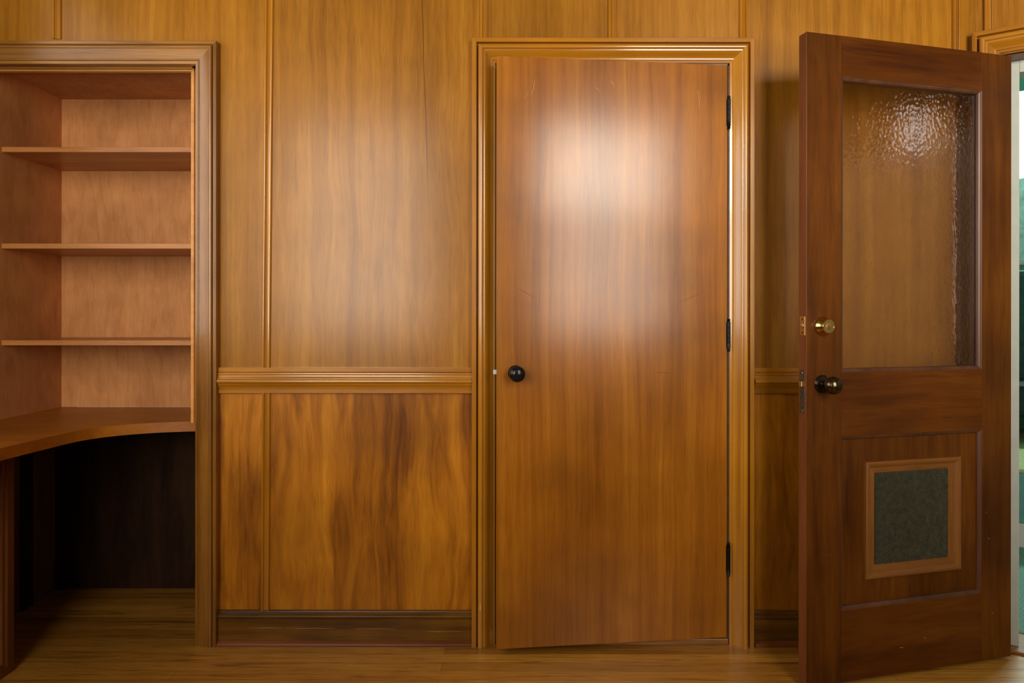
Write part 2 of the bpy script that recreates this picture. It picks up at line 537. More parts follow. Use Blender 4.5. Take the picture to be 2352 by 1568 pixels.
ZR0, ZR1 = 0.878, 0.968                      # chair rail
ZB = 0.118                                   # top of baseboard
xb = -0.863                                  # leaning batten between the two left panels
ZC = 2.100
panel(rectp(XL, -1.594, ZH, CEIL), W_upper)
panel([(-1.594, ZH), (-1.090, ZH), (-1.090, 0.92), (xb - .004, 0.92), (xb + .011, CEIL), (-1.594, CEIL)], W_upper)
panel([(xb - .004, 0.92), (-0.10, 0.92), (-0.10, 2.08), (-0.098, CEIL), (xb + .011, CEIL)], W_main)
panel(rectp(-0.098, 0.350, 2.06, CEIL), W_upper)
panel(rectp(0.350, 0.807, 2.06, CEIL), W_upper)
panel([(0.807, 2.06), (0.807, 0.92), (CX, 0.92), (CX, CEIL), (0.807, CEIL)], W_upper)
panel(rectp(-1.090, xb, 0.0, 0.92), W_lower)
panel(rectp(xb, -0.10, 0.0, 0.92), W_lower)
panel(rectp(0.807, CX, 0.0, 0.92), W_lower)

# battens: rounded bead, valley, small bead
BAT = [(0.0, 0.005)] + bead(0.0002, 0.0085, 0.006, 0.0065, 0.0085, 8) + curve(0.0090, 0.0180, 0.0080, 0.0025, 'cove') + bead(0.0185, 0.0235, 0.005, 0.0025, 0.005, 4) + [(0.025, 0.001)]
bw = 0.0265


def batten(n, xa, za, xb_, zb, label, parent=None, prof=BAT):
    bm = bmesh.new()
    moulding(bm, [(u * 1.16, h) for u, h in prof], (xa, 0, za), (xb_, 0, zb), (1, 0, 0), (0, -1, 0))
    o = link('trim_%d' % n, bm, W_trimV, parent, 35)
    if parent is None:
        tag(o, label, 'batten', 'structure')
    return o


batten(1, -1.608, 2.116, -1.606, CEIL, 'short wooden batten standing on top of the bookcase casing')
batten(2, -0.8748, ZR1, -0.8589, CEIL, 'tall pale highlighted batten between bookcase and wide streaked panel, above the chair rail')
batten(3, -0.8775, ZB, -0.8741, ZR0, 'batten dividing the two lower panels below the chair rail')
batten(4, -0.113, 2.114, -0.113, CEIL, 'batten above the closet door, over the latch side corner of its casing')
batten(5, 0.3354, 2.114, 0.3354, CEIL, 'batten above the middle of the closet door casing')
batten(6, 0.7945, 2.114, 0.7945, CEIL, 'batten above the closet door, over the hinge side corner of its casing')
batten(7, 1.5400, 0.0, 1.5400, CEIL, 'yellowish batten near the room corner above the open glazed door')

# chair rail
RAIL = [(0.0, 0.012), (0.0135, 0.012), (0.0150, 0.009), (0.0180, 0.009)] + curve(0.0185, 0.034, 0.012, 0.020) + bead(0.035, 0.050, 0.022, 0.006, 0.021) \
    + curve(0.051, 0.062, 0.021, 0.016, 'cove', 4) + bead(0.063, 0.071, 0.015, 0.002, 0.015, 4) + [(0.0725, 0.010), (0.0745, 0.013), (0.0895, 0.013)]


def rail(n, x0, x1, label):
    bm = bmesh.new()
    moulding(bm, RAIL, (x0, 0, ZR0), (x1, 0, ZR0), (0, 0, 1), (0, -1, 0))
    tag(link('trim_%d' % n, bm, W_trimH, None, 35), label, 'chair rail', 'structure')


rail(8, -1.024, -0.140, 'moulded chair rail between the bookcase casing and the closet door casing')
rail(9, 0.845, CX, 'short chair rail between the closet door casing and the open glazed door')

# baseboards with reddish shoe moulding
BASE = [(0.0, 0.014), (0.088, 0.014), (0.090, 0.012), (0.0925, 0.012)] + bead(0.0935, 0.106, 0.015, 0.005, 0.014) + curve(0.1065, 0.118, 0.014, 0.006, 'cove', 4)
SHOE = [(0.0, 0.028)] + curve(0.004, 0.017, 0.028, 0.016, 'r', 5)


def base(name, x0, x1, label):
    bm = bmesh.new()
    moulding(bm, BASE, (x0, 0, 0.0), (x1, 0, 0.0), (0, 0, 1), (0, -1, 0))
    o = link(name, bm, W_baseH, None, 35)
    tag(o, label, 'baseboard', 'structure')
    bm = bmesh.new()
    moulding(bm, SHOE, (x0, 0, 0.0), (x1 + 0.006, 0, 0.0), (0, 0, 1), (0, -1, 0))
    s = link('shoe_moulding', bm, W_shoe, o, 35)
    s['label'] = 'reddish quarter round strip along the floor'


base('baseboard_back', -1.024, -0.140, 'dark wooden baseboard below the two lower panels beside the bookcase')
base('baseboard_back', 0.845, CX, 'short dark baseboard between the closet door and the open glazed door')

# ------------------------------------------------------------------ closet door casing (trim)
CAS = [(0.0, 0.008), (0.009, 0.008), (0.0105, 0.0115)] + curve(0.012, 0.040, 0.012, 0.030, 's', 10) + bead(0.0405, 0.0585, 0.030, 0.008, 0.029, 10) \
    + [(0.0595, 0.014), (0.0630, 0.014), (0.0645, 0.0305), (0.066, 0.0320), (0.0785, 0.0320), (0.080, 0.030)]


def casing(root, prof, x0, x1, z0, matV, matH, y=0.0, mats_left=True):
    if mats_left:
        bm = bmesh.new()
        moulding(bm, prof, (x0, y, 0), (x0, y, z0), (-1, 0, 0), (0, -1, 0), 0, 1)
        link('side_casing', bm, matV, root, 35)
    bm = bmesh.new()
    moulding(bm, prof, (x1, y, 0), (x1, y, z0), (1, 0, 0), (0, -1, 0), 0, 1)
    link('side_casing', bm, matV, root, 35)
    bm = bmesh.new()
    moulding(bm, prof, (x0, y, z0), (x1, y, z0), (0, 0, 1), (0, -1, 0), 1 if mats_left else 0, 1)
    link('head_casing', bm, matH, root, 35)


# inner edges at px 1132 / 1676
t = empty('trim_10', (0, 0, 0))
tag(t, 'moulded wooden casing framing the flush closet door', 'door casing', 'structure')
casing(t, CAS, -0.0590, 0.7600, 2.0320, W_trimV, W_trimH)

# jamb and stops inside the closet opening
t = empty('trim_11', (0, 0, 0))
tag(t, 'worn brown jamb lining the closet opening behind the flush door', 'door jamb', 'structure')
mk('jamb', jamb_grey, t, (XD0 - 0.001, -0.0535, 0.0, 0.13, 0, 2.026), bev=0.001)
mk('jamb', jamb_grey, t, (0.7565, XD1 + 0.001, 0.0, 0.13, 0, 2.026), bev=0.001)
mk('jamb', jamb_grey, t, (-0.0535, 0.7565, 0.0, 0.13, 2.0265, 2.0375), bev=0.001)
mk('strike_plate', black_metal, t, (-0.0535, -0.0525, 0.006, 0.04, 0.92, 0.99))
mk('threshold', W_sill, t, (-0.0535, 0.7565, -0.012, 0.13, 0.0, 0.022), bev=0.003)['label'] = 'raised worn wooden sill under the closet door'
# closet interior
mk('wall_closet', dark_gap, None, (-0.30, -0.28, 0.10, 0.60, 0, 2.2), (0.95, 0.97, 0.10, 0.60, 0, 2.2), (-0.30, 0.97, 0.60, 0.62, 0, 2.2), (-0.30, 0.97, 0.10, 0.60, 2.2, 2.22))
o = bpy.data.objects['wall_closet']
tag(o, 'inside walls of the closet, coloured near black for the darkness in the gap beside its door', 'wall', 'structure')

# ------------------------------------------------------------------ door_1: flush closet door, slightly ajar
d1 = empty('door_1', (-0.051, -0.095, 0), math.atan2(0.086, 0.803))
tag(d1, 'flush brown veneer closet door standing slightly ajar with black knob', 'door', 'structure')
W1 = 0.8076
mk('door_slab', W_door, d1, (0, W1, 0, 0.035, 0.026, 2.024), bev=0.0012)
kb = bmesh.new()
lathe(kb, [(0.0, 0.0), (0.0, 0.0255), (0.003, 0.0265), (0.006, 0.024), (0.008, 0.012), (0.024, 0.010), (0.030, 0.016), (0.036, 0.0235), (0.043, 0.0268), (0.051, 0.0265),
           (0.058, 0.0225), (0.062, 0.015), (0.0635, 0.007), (0.064, 0.0)], (0.0640, 0, 0.9555), (0, -1, 0))
k = link('door_knob', kb, knob_metal, d1, 40)
k['label'] = 'round black bronze knob'
mk('latch_bolt', latch_metal, d1, (-0.011, 0.002, 0.010, 0.026, 0.950, 0.966), bev=0.002)['label'] = 'small pale latch bolt'


def hinge(z0, z1, label):
    h = empty('hinge')
    h.parent = d1
    bm = bmesh.new()
    x, y = W1 + 0.0035, -0.004
    r = 0.0062
    H = z1 - z0
    L = H - 0.028
    prof = [(0.0, 0.0), (0.001, 0.004), (0.004, 0.0058), (0.0075, 0.0052), (0.010, 0.0030), (0.0115, 0.0066), (0.014, 0.0066)]
    for i in range(5):
        a = 0.014 + L * i / 5
        b = 0.014 + L * (i + 1) / 5
        prof += [(a + 0.0006, r), (b - 0.0006, r), (b, r - 0.0010)]
    prof += [(H - 0.014, 0.0066), (H - 0.0115, 0.0066), (H - 0.010, 0.0030), (H - 0.0075, 0.0052), (H - 0.004, 0.0058), (H - 0.001, 0.004), (H, 0.0)]
    lathe(bm, prof, (x, y, z0), (0, 0, 1), 20)
    link('hinge_barrel', bm, black_metal, h, 40)
    mk('hinge_leaf', black_metal, h, (W1 - 0.004, W1 + 0.004, -0.002, 0.0, z0 + 0.014, z1 - 0.014), bev=0.0006)


for za, zb in ((1.7995, 1.9167), (1.0237, 1.1393), (0.2403, 0.3604)):
    hinge(za, zb, '')


def scratch(pts, w, mat, parent, y=-0.0004, back=0.001):
    bm = bmesh.new()
    n = len(pts)
    L, R = [], []
    for i, (x, z) in enumerate(pts):
        a = pts[max(i - 1, 0)]
        b = pts[min(i + 1, n - 1)]
        d = Vector((b[0] - a[0], b[1] - a[1])).normalized()
        ww = w * (0.25 + 0.75 * math.sin(PI * i / (n - 1)))
        L.append(bm.verts.new((x - d.y * ww, y, z + d.x * ww)))
        R.append(bm.verts.new((x + d.y * ww, y, z - d.x * ww)))
    for i in range(n - 1):
        bm.faces.new((L[i], L[i + 1], R[i + 1], R[i]))
    f = bmesh.ops.extrude_face_region(bm, geom=bm.faces[:])
    for v in [v for v in f['geom'] if isinstance(v, bmesh.types.BMVert)]:
        v.co.y = back
    return link('scratch', bm, mat, parent)


def arc(p, q, bow, n=8):
    out = []
    d = Vector((q[0] - p[0], q[1] - p[1]))
    nn = Vector((-d.y, d.x))
    for i in range(n + 1):
        t_ = i / n
        out.append((p[0] + d.x * t_ + nn.x * bow * math.sin(PI * t_), p[1] + d.y * t_ + nn.y * bow * math.sin(PI * t_)))
    return out


for p, q, bow, w, m in (((0.1284, 1.9524), (0.1165, 1.895), .08, .0007, scratch_light), ((0.1255, 1.950), (0.118, 1.915), .08, .0005, scratch_dark),
                        ((0.106, 1.905), (0.092, 1.882), 0.0, .0004, scratch_light), ((0.6967, 1.9355), (0.7092, 1.866), .05, .0007, scratch_light),
                        ((0.704, 1.93), (0.711, 1.895), .05, .0005, scratch_light), ((0.0646, 1.2442), (0.1314, 1.2076), .03, .0007, scratch_dark),
                        ((0.6264, 1.1937), (0.7124, 1.2287), -.05, .0007, scratch_dark), ((0.541, 0.9531), (0.6108, 0.951), .03, .0010, scratch_dark),
                        ((0.39, 1.955), (0.405, 1.935), 0.1, .0008, scratch_light), ((0.335, 1.93), (0.352, 1.915), 0.3, .0007, scratch_light),
                        ((0.405, 1.868), (0.41, 1.85), 0.0, .0007, scratch_light)):
    scratch(arc(p, q, bow * 0.4), w * 0.75, m, d1)
scratch([(-0.1085, 0.128), (-0.1090, 0.138), (-0.1088, 0.148), (-0.1085, 0.158)], 0.0018, scratch_light, bpy.data.objects['trim_10'], -0.0376, -0.030)['label'] = 'pale chip in the varnish'
for x0_, x1_, z_ in ((-0.92, -0.80, 0.060), (-0.79, -0.62, 0.059), (-0.55, -0.40, 0.057), (-0.30, -0.17, 0.048)):
    scratch([(x0_ + (x1_ - x0_) * i / 6, z_ + 0.0008 * math.sin(i * 2.1)) for i in range(7)], 0.00035, scratch_light, bpy.data.objects['baseboard_back'], -0.0144, -0.010)

# ------------------------------------------------------------------ bookcase niche
bk = empty('bookcase', (-1.5, 0.1, 0))
tag(bk, 'built-in wooden bookcase niche with three empty shelves above the curved desk', 'bookcase')
bk.location = (0, 0, 0)
mk('back_panel', W_niche, bk, (XL, XN, 0.478, 0.50, 0.763, 2.056))
mk('top_panel', W_niche, bk, (XL, XN, 0.10, 0.50, 2.056, 2.08))
mk('side_panel', W_niche, bk, (XN - 0.02, XN, 0.10, 0.478, 0.763, 2.056))
mk('side_panel', W_niche, bk, (XL, XL + 0.012, 0.02, 0.478, 0.763, 2.056))
for zb, zt in ((1.7540, 1.7735), (1.3960, 1.4150), (1.0370, 1.0560)):
    mk('shelf', W_shelf, bk, (XL + 0.012, XN - 0.02, 0.140, 0.478, zb, zt), bev=0.0012)
ks = empty('wall_niche', (0, 0, 0))
tag(ks, 'panelled knee space below the curved desk, dark wood with the shade put into its colour', 'wall', 'structure')
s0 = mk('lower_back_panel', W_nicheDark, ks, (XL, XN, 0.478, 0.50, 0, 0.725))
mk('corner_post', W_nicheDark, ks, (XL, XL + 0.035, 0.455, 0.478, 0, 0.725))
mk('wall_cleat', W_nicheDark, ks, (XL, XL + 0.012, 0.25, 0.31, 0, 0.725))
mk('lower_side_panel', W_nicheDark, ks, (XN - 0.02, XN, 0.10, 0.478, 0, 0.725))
# pale inner strip framing the shelves
bm = bmesh.new()
box(bm, -1.1470, -1.1425, 0.044, 0.062, 0.765, 2.022, 0.0008)
box(bm, -1.1405, -1.1350, 0.040, 0.062, 0.765, 2.040, 0.0008)
box(bm, -1.1350, XN - 0.02, 0.050, 0.060, 0.765, 2.040)
link('edge_strip', bm, W_bright, bk)['label'] = 'pale orange ridged strip lining the opening'
bm = bmesh.new()
box(bm, XL, -1.1425, 0.044, 0.062, 2.0205, 2.0265, 0.0008)
box(bm, XL, -1.1350, 0.040, 0.062, 2.0285, 2.0385, 0.0008)
box(bm, XL, -1.1350, 0.050, 0.100, 2.0385, 2.056)
link('edge_strip', bm, W_bright, bk)['label'] = 'pale orange ridged strip lining the opening'

# casing of the niche
BCAS = [(0.0, 0.020), (0.009, 0.0215), (0.0105, 0.0190)] + bead(0.0108, 0.0165, 0.0205, 0.0028, 0.0235, 6) + [(0.018, 0.0240), (0.047, 0.0290)] + bead(0.0500, 0.0615, 0.0290, 0.0045, 0.0280, 8) \
    + [(0.0620, 0.0235), (0.0640, 0.0235), (0.0650, 0.030), (0.0755, 0.030), (0.0765, 0.029)]
t = empty('trim_12', (0, 0, 0))
tag(t, 'broad wooden casing framing the bookcase niche from floor to top', 'casing', 'structure')
casing(t, BCAS, XL, -1.1010, 2.0235, W_bookV, W_bookH, mats_left=False)
mk('backing_strip', W_bookV, t, (-1.1010, -1.0900, 0.0, 0.05, 0, 2.0235))

# ------------------------------------------------------------------ desk top
cv = [(-1.110, 0.094), (-1.158, 0.091), (-1.20, 0.084), (-1.28, 0.060), (-1.35, 0.024), (-1.40, -0.016), (-1.436, -0.065), (-1.458, -0.13), (-1.470, -0.23), (-1.480, -0.33),
      (-1.487, -0.42), (-1.49, -0.52), (-1.49, -1.30)]
fine = []
for i in range(len(cv) - 1):
    p0 = Vector(cv[max(i - 1, 0)]); p1 = Vector(cv[i]); p2 = Vector(cv[i + 1]); p3 = Vector(cv[min(i + 2, len(cv) - 1)])
    for k_ in range(5):
        t_ = k_ / 5
        q = 0.5 * ((2 * p1) + (p2 - p0) * t_ + (2 * p0 - 5 * p1 + 4 * p2 - p3) * t_ ** 2 + (3 * p1 - p0 - 3 * p2 + p3) * t_ ** 3)
        fine.append((q.x, q.y))
fine.append(cv[-1])
pts = [(XL + 0.001, 0.476), (XN - 0.021, 0.476)] + fine + [(XL + 0.001, -1.30)]
bm = bmesh.new()
poly_prism(bm, pts, 'z', 0.7265, 0.763)
top_e = [e for e in bm.edges if all(v.co.z > 0.76 for v in e.verts)]
bmesh.ops.bevel(bm, geom=top_e, offset=0.0015, segments=2, affect='EDGES')
dk = link('desk_top', bm, W_desk, None, 35)
tag(dk, 'reddish brown wooden desk top with a concave curved front edge', 'desk top')

# cabinet under the left wing of the desk
cb = empty('base_cabinet', (-1.76, -0.70, 0))
cb.location = (0, 0, 0)
tag(cb, 'brown framed cabinet holding up the near wing of the curved desk', 'cabinet')
XF = -1.611
mk('body', W_cab, cb, (XL + 0.001, XF - 0.018, -1.28, -0.184, 0, 0.7255), bev=0.001)
mk('face_frame', W_cab, cb, (XF - 0.018, XF, -0.214, -0.184, 0, 0.7255), (XF - 0.018, XF, -1.28, -0.214, 0.695, 0.7255), (XF - 0.018, XF, -1.28, -0.214, 0, 0.028), bev=0.0008)
mk('panel_bead', W_cab, cb, (XF - 0.018, XF - 0.006, -0.228, -0.214, 0.028, 0.695), (XF - 0.018, XF - 0.006, -1.28, -0.228, 0.680, 0.695), (XF - 0.018, XF - 0.006, -1.28, -0.228, 0.028, 0.040), bev=0.0008)

# ------------------------------------------------------------------ the angled wall with the doorway
RZ = A2
wr = empty('wall_right', (CX, CY, 0), RZ)
tag(wr, 'panelled wall turning toward the room behind the open glazed door', 'wall', 'structure')
S0, S1, ZO = 0.086, 0.930, 2.045
# local frame: x along the wall (toward the camera side), y behind the wall
mk('wall_core', dark_gap, wr, (0.0, S0, 0.014, 0.10, 0, CEIL), (S0, S1, 0.014, 0.10, ZO, CEIL), (S1, 1.45, 0.014, 0.10, 0, CEIL))
bm = bmesh.new()
poly_prism(bm, [(0, 0), (S0, 0), (S0, ZO), (0.0725, ZO), (0.0725, CEIL), (0, CEIL)], 'y', 0, 0.014)
link('wood_panel', bm, W_upper, wr)
bm = bmesh.new()
poly_prism(bm, [(0.0725, ZO), (S1, ZO), (S1, 0), (1.45, 0), (1.45, CEIL), (0.0725, CEIL)], 'y', 0, 0.014)
link('wood_panel', bm, W_upper, wr)
t = empty('trim_13', (CX, CY, 0), RZ)
tag(t, 'moulded casing around the doorway into the pale green room', 'door casing', 'structure')
casing(t, [(u * 1.0, h) for u, h in CAS], 0.0885, 0.925, 2.0500, W_trimV, W_trimH)
o = batten(14, 0.0440, 2.132, 0.0440, CEIL, '', None)
o.location = (CX, CY, 0)
o.rotation_euler = (0, 0, RZ)
tag(o, 'batten on the angled wall above the corner of the doorway casing', 'batten', 'structure')
t = empty('trim_15', (CX, CY, 0), RZ)
tag(t, 'pale grey green painted jamb of the doorway behind the open door', 'door jamb', 'structure')
mk('jamb', jamb_pale, t, (0.086, 0.1470, 0.050, 0.132, 0, 2.040), bev=0.002)
mk('jamb', jamb_pale, t, (0.870, 0.930, 0.050, 0.132, 0, 2.040), bev=0.002)
mk('jamb', jamb_pale, t, (0.1470, 0.870, 0.050, 0.132, 1.990, 2.040), bev=0.002)
mk('jamb_lining', W_openBead, t, (0.086, 0.100, 0.0, 0.050, 0, 2.040))
mk('jamb_lining', W_openBead, t, (0.915, 0.930, 0.0, 0.050, 0, 2.040))
mk('jamb_lining', W_openBead, t, (0.100, 0.915, 0.0, 0.050, 2.030, 2.040))
mk('threshold', W_sill, t, (0.0885, 0.925, 0.0, 0.132, 0.0, 0.010), bev=0.002)['label'] = 'light wooden threshold strip'
mk('baseboard_right', W_baseH, None, (1.01, 1.45, -0.014, 0.0, 0, 0.118))
o = bpy.data.objects['baseboard_right']
o.location = (CX, CY, 0)
o.rotation_euler = (0, 0, RZ)
tag(o, 'wooden baseboard on the angled wall past the doorway', 'baseboard', 'structure')

# remaining walls of the room, with the windows that light it
EX, EY = CX + 1.45 * math.cos(RZ), 1.45 * math.sin(RZ)
o = mk('wall_side', W_plain, None, (EX, EX + 0.1, -3.0, EY, 0, CEIL))
tag(o, 'wooden side wall of the room past the doorway', 'wall', 'structure')
YR = -2.80
WZ0, WZ1 = 0.95, 2.66
o = mk('wall_rear', W_plain, None, (XL, -1.80, YR - 0.1, YR, 0, CEIL), (-0.60, 0.80, YR - 0.1, YR, 0, CEIL), (1.92, EX, YR - 0.1, YR, 0, CEIL),
       (-1.80, -0.60, YR - 0.1, YR, 0, WZ0), (-1.80, -0.60, YR - 0.1, YR, WZ1, CEIL), (0.80, 1.92, YR - 0.1, YR, 0, WZ0), (0.80, 1.92, YR - 0.1, YR, WZ1, CEIL))  # dark wood here weakens the light bounced back into the room
tag(o, 'dark wooden wall with two tall windows opposite the panelled wall', 'wall', 'structure')
for n, (a, b) in enumerate(((-1.80, -0.60), (0.80, 1.92))):
    w = empty('window_%d' % (n + 1), (0, 0, 0))
    tag(w, ['tall window opposite the bookcase', 'tall window opposite the closet door'][n] + ', painted frame with one glazing bar', 'window', 'structure')
    y0, y1 = YR - 0.08, YR - 0.03
    mk('window_frame', frame_white, w, (a, a + 0.045, y0, y1, WZ0, WZ1), (b - 0.045, b, y0, y1, WZ0, WZ1), (a, b, y0, y1, WZ1 - 0.045, WZ1), (a, b, y0, y1, WZ0, WZ0 + 0.05), bev=0.004)
    mk('glazing_bar', frame_white, w, (a + 0.045, b - 0.045, y0 + .01, y1 - .01, 1.80, 1.835), bev=0.003)

d3 = empty('pale_reflector', (0, 0, 0))  # unseen door shape, added as a pale surface reflected in the glass
tag(d3, 'unseen pale door added on the side wall for the hammered glass to reflect', 'door', 'structure')
mk('door_slab', frame_white, d3, (EX - 0.03, EX - 0.001, -2.35, -0.80, 0.005, 2.10), bev=0.003)
mk('reflector_frame', W_trimV, d3, (EX - 0.04, EX - 0.001, -2.43, -2.35, 0.0, 2.18), (EX - 0.04, EX - 0.001, -0.80, -0.74, 0.0, 2.18), (EX - 0.04, EX - 0.001, -2.35, -0.80, 2.10, 2.18), bev=0.003)
# unseen lamp, added to put a glint in the hammered glass
wlp = empty('glint_lamp', (EX - 0.0405, -1.02, 2.13))
tag(wlp, 'small unseen lamp added on the side wall for the glint in the glass', 'lamp')
mk('back_plate', frame_white, wlp, (-0.02, 0.0, -0.05, 0.05, -0.09, 0.09), bev=0.004)
bm = bmesh.new()
lathe(bm, [(-0.10, 0.0), (-0.10, 0.035), (0.10, 0.045), (0.10, 0.0)], (-0.085, 0, 0), (0, 0, 1), 24)
link('glint_lamp_shade', bm, lamp_mat, wlp, 40)

# ------------------------------------------------------------------ door_2: half-glazed door folded back
A = math.atan2(0.196, 0.7715)
d2 = empty('door_2', (0.9025, -0.301, 0), A)
tag(d2, 'open dark stained door with hammered glass pane and screened vent', 'door', 'structure')
W2, ZT, ZBm = 0.796, 2.021, 0.010
T = 0.036
GU0, GU1, GZ0, GZ1 = 0.126, 0.6725, 0.974, 1.895
PZ0, PZ1 = 0.233, 0.774
SU = 0.6840
bm = bmesh.new()
box(bm, 0, GU0, 0, T, ZBm, ZT, 0.001)
st1 = link('stile', bm, None, d2, mats=[W_openV, W_openEdge])
for p in st1.data.polygons:
    if p.normal.x < -0.8:
        p.material_index = 1
mk('stile', W_openV, d2, (SU - 0.0115, W2, 0, T, ZBm, ZT), bev=0.001)
mk('rail', W_openH, d2, (GU0, GU1, 0, T, GZ1, ZT))
mk('rail', W_openH, d2, (GU0, GU1, 0, T, PZ1, GZ0))
mk('rail', W_openH, d2, (GU0, GU1, 0, T, ZBm, PZ0))
mk('lower_panel', W_openV, d2, (GU0, GU1, 0.012, 0.024, PZ0, PZ1))
# sticking around glass and lower panel
STK = [(-0.0002, 0.0), (0.0, 0.0), (0.002, -0.0018), (0.004, -0.002), (0.0055, -0.0035)] + [(0.0055 + 0.005 * math.sin(a_), -0.0035 - 0.005 * (1 - math.cos(a_))) for a_ in (0.5, 1.0, 1.4)] + [(0.0115, -0.0100)]


def sticking(name, u0, u1, z0, z1, mat, parent, depth=0.012):
    bm = bmesh.new()
    prof = [(u, h) for u, h in STK]
    base_ = depth

    def run(p, q, ud):
        P, Q, U, H = Vector(p), Vector(q), Vector(ud), Vector((0, -1, 0))
        d = (Q - P).normalized()
        full = [(0.0, -base_)] + prof + [(prof[-1][0], -base_)]
        a_ = [bm.verts.new(P + U * u + H * h + d * u) for u, h in full]
        b_ = [bm.verts.new(Q + U * u + H * h - d * u) for u, h in full]
        n = len(full)
        for i in range(n):
            j = (i + 1) % n
            bm.faces.new((a_[i], a_[j], b_[j], b_[i]))
        bm.faces.new(a_)
        bm.faces.new(list(reversed(b_)))
    run((u0, 0, z0), (u1, 0, z0), (0, 0, 1))
    run((u0, 0, z1), (u1, 0, z1), (0, 0, -1))
    run((u0, 0, z0), (u0, 0, z1), (1, 0, 0))
    run((u1, 0, z0), (u1, 0, z1), (-1, 0, 0))
    return link(name, bm, mat, parent, 35)


sticking('glazing_bead', GU0, GU1, GZ0, GZ1, W_openBead, d2, 0.014)
sticking('panel_moulding', GU0, GU1, PZ0, PZ1, W_openBead, d2, 0.012)
mk('glass_pane', glass_mat, d2, (GU0, GU1, 0.0145, 0.0185, GZ0, GZ1))['label'] = 'pebbled obscure glass pane'
mk('rear_bead', W_openBead, d2, (GU0, GU0 + 0.01, 0.019, T, GZ0, GZ1), (GU1 - 0.01, GU1, 0.019, T, GZ0, GZ1), (GU0 + .01, GU1 - .01, 0.019, T, GZ0, GZ0 + 0.01), (GU0 + .01, GU1 - .01, 0.019, T, GZ1 - 0.01, GZ1))
# vent
VU0, VU1, VZ0, VZ1 = 0.2185, 0.5905, 0.3185, 0.6885
MU0, MU1, MZ0, MZ1 = 0.2560, 0.5420, 0.3620, 0.6515
vf = empty('vent_frame')
vf.parent = d2
vf['label'] = 'lighter moulded wooden frame around the wire screen'
wL, wR_, wT, wB = MU0 - VU0, VU1 - MU1, VZ1 - MZ1, MZ0 - VZ0


def vprof(w):
    return [(0.0, 0.005), (w * .10, 0.0075), (w * .48, 0.0075), (w * .52, 0.0095)] + [(w * (.55 + .30 * i / 4), 0.0095 + 0.0055 * math.sin(PI / 2 * i / 4)) for i in range(5)] + [(w * .88, 0.013), (w * .98, 0.0115), (w, 0.009)]


def vrun(p, q, ud, w, m0, m1, mat):
    bm = bmesh.new()
    P, Q, U, H = Vector(p), Vector(q), Vector(ud), Vector((0, -1, 0))
    d = (Q - P).normalized()
    pr = vprof(w)
    full = [(0.0, -0.014)] + pr + [(pr[-1][0], -0.012)]
    a_ = [bm.verts.new(P + U * u + H * (h - 0.012) - d * (m0 * u)) for u, h in full]
    b_ = [bm.verts.new(Q + U * u + H * (h - 0.012) + d * (m1 * u)) for u, h in full]
    n = len(full)
    for i in range(n):
        j = (i + 1) % n
        bm.faces.new((a_[i], a_[j], b_[j], b_[i]))
    bm.faces.new(a_)
    bm.faces.new(list(reversed(b_)))
    link('frame_side', bm, mat, vf, 35)


vrun((MU0, 0, MZ0), (MU0, 0, MZ1), (-1, 0, 0), wL, wB / wL, wT / wL, W_vent)
vrun((MU1, 0, MZ0), (MU1, 0, MZ1), (1, 0, 0), wR_, wB / wR_, wT / wR_, W_vent)
vrun((MU0, 0, MZ1), (MU1, 0, MZ1), (0, 0, 1), wT, wL / wT, wR_ / wT, W_ventH)
vrun((MU0, 0, MZ0), (MU1, 0, MZ0), (0, 0, -1), wB, wL / wB, wR_ / wB, W_ventH)
# woven wire screen
bm = bmesh.new()
nu, nz_ = 62, 66
du, dz = (MU1 - MU0) / nu, (MZ1 - MZ0) / nz_
rr, amp = 0.00062, 0.0010


def wire(bm, pts, r, side):
    prev = None
    for p in pts:
        P = Vector(p)
        ring = [bm.verts.new(P + Vector(side) * r), bm.verts.new(P + Vector((0, -r, 0))), bm.verts.new(P - Vector(side) * r), bm.verts.new(P + Vector((0, r, 0)))]
        if prev:
            for k_ in range(4):
                bm.faces.new((prev[k_], prev[(k_ + 1) % 4], ring[(k_ + 1) % 4], ring[k_]))
        prev = ring


for i in range(nu):
    u = MU0 + du * (i + .5)
    wire(bm, [(u, 0.004 + amp * (1 if (i + j) % 2 else -1), MZ0 + dz * j) for j in range(nz_ + 1)], rr, (1, 0, 0))
for j in range(1, nz_):
    z = MZ0 + dz * j
    wire(bm, [(MU0, 0.004, z)] + [(MU0 + du * (i + .5), 0.004 - amp * (1 if (i + j) % 2 else -1), z) for i in range(nu)] + [(MU1, 0.004, z)], rr, (0, 0, 1))
link('vent_screen', bm, wire_mat, d2)['label'] = 'woven metal wire screen'
mk('vent_backing', charcoal, d2, (MU0 - .005, MU1 + .005, 0.0095, 0.0125, MZ0 - .005, MZ1 + .005))

# deadbolt
db = empty('deadbolt')
db.parent = d2
bm = bmesh.new()
DX, DZ = 0.0590, 1.1175
lathe(bm, [(0.0, 0.0), (0.0, 0.0305), (0.003, 0.0305), (0.008, 0.0285), (0.019, 0.0225), (0.0255, 0.0215), (0.027, 0.0208), (0.0272, 0.0185), (0.0262, 0.0180), (0.0262, 0.0120)], (DX, 0, DZ), (0, -1, 0), 48)
link('lock_body', bm, brass, db, 40)
bm = bmesh.new()
lathe(bm, [(0.0, 0.0), (0.0, 0.0118), (0.0255, 0.0118), (0.0262, 0.0100), (0.0266, 0.0)], (DX, 0, DZ), (0, -1, 0), 32)
link('key_cylinder', bm, brass_dull, db, 40)
mk('keyhole', charcoal, db, (DX - 0.0008, DX + 0.0010, -0.0270, -0.0262, DZ - 0.0075, DZ + 0.0035))
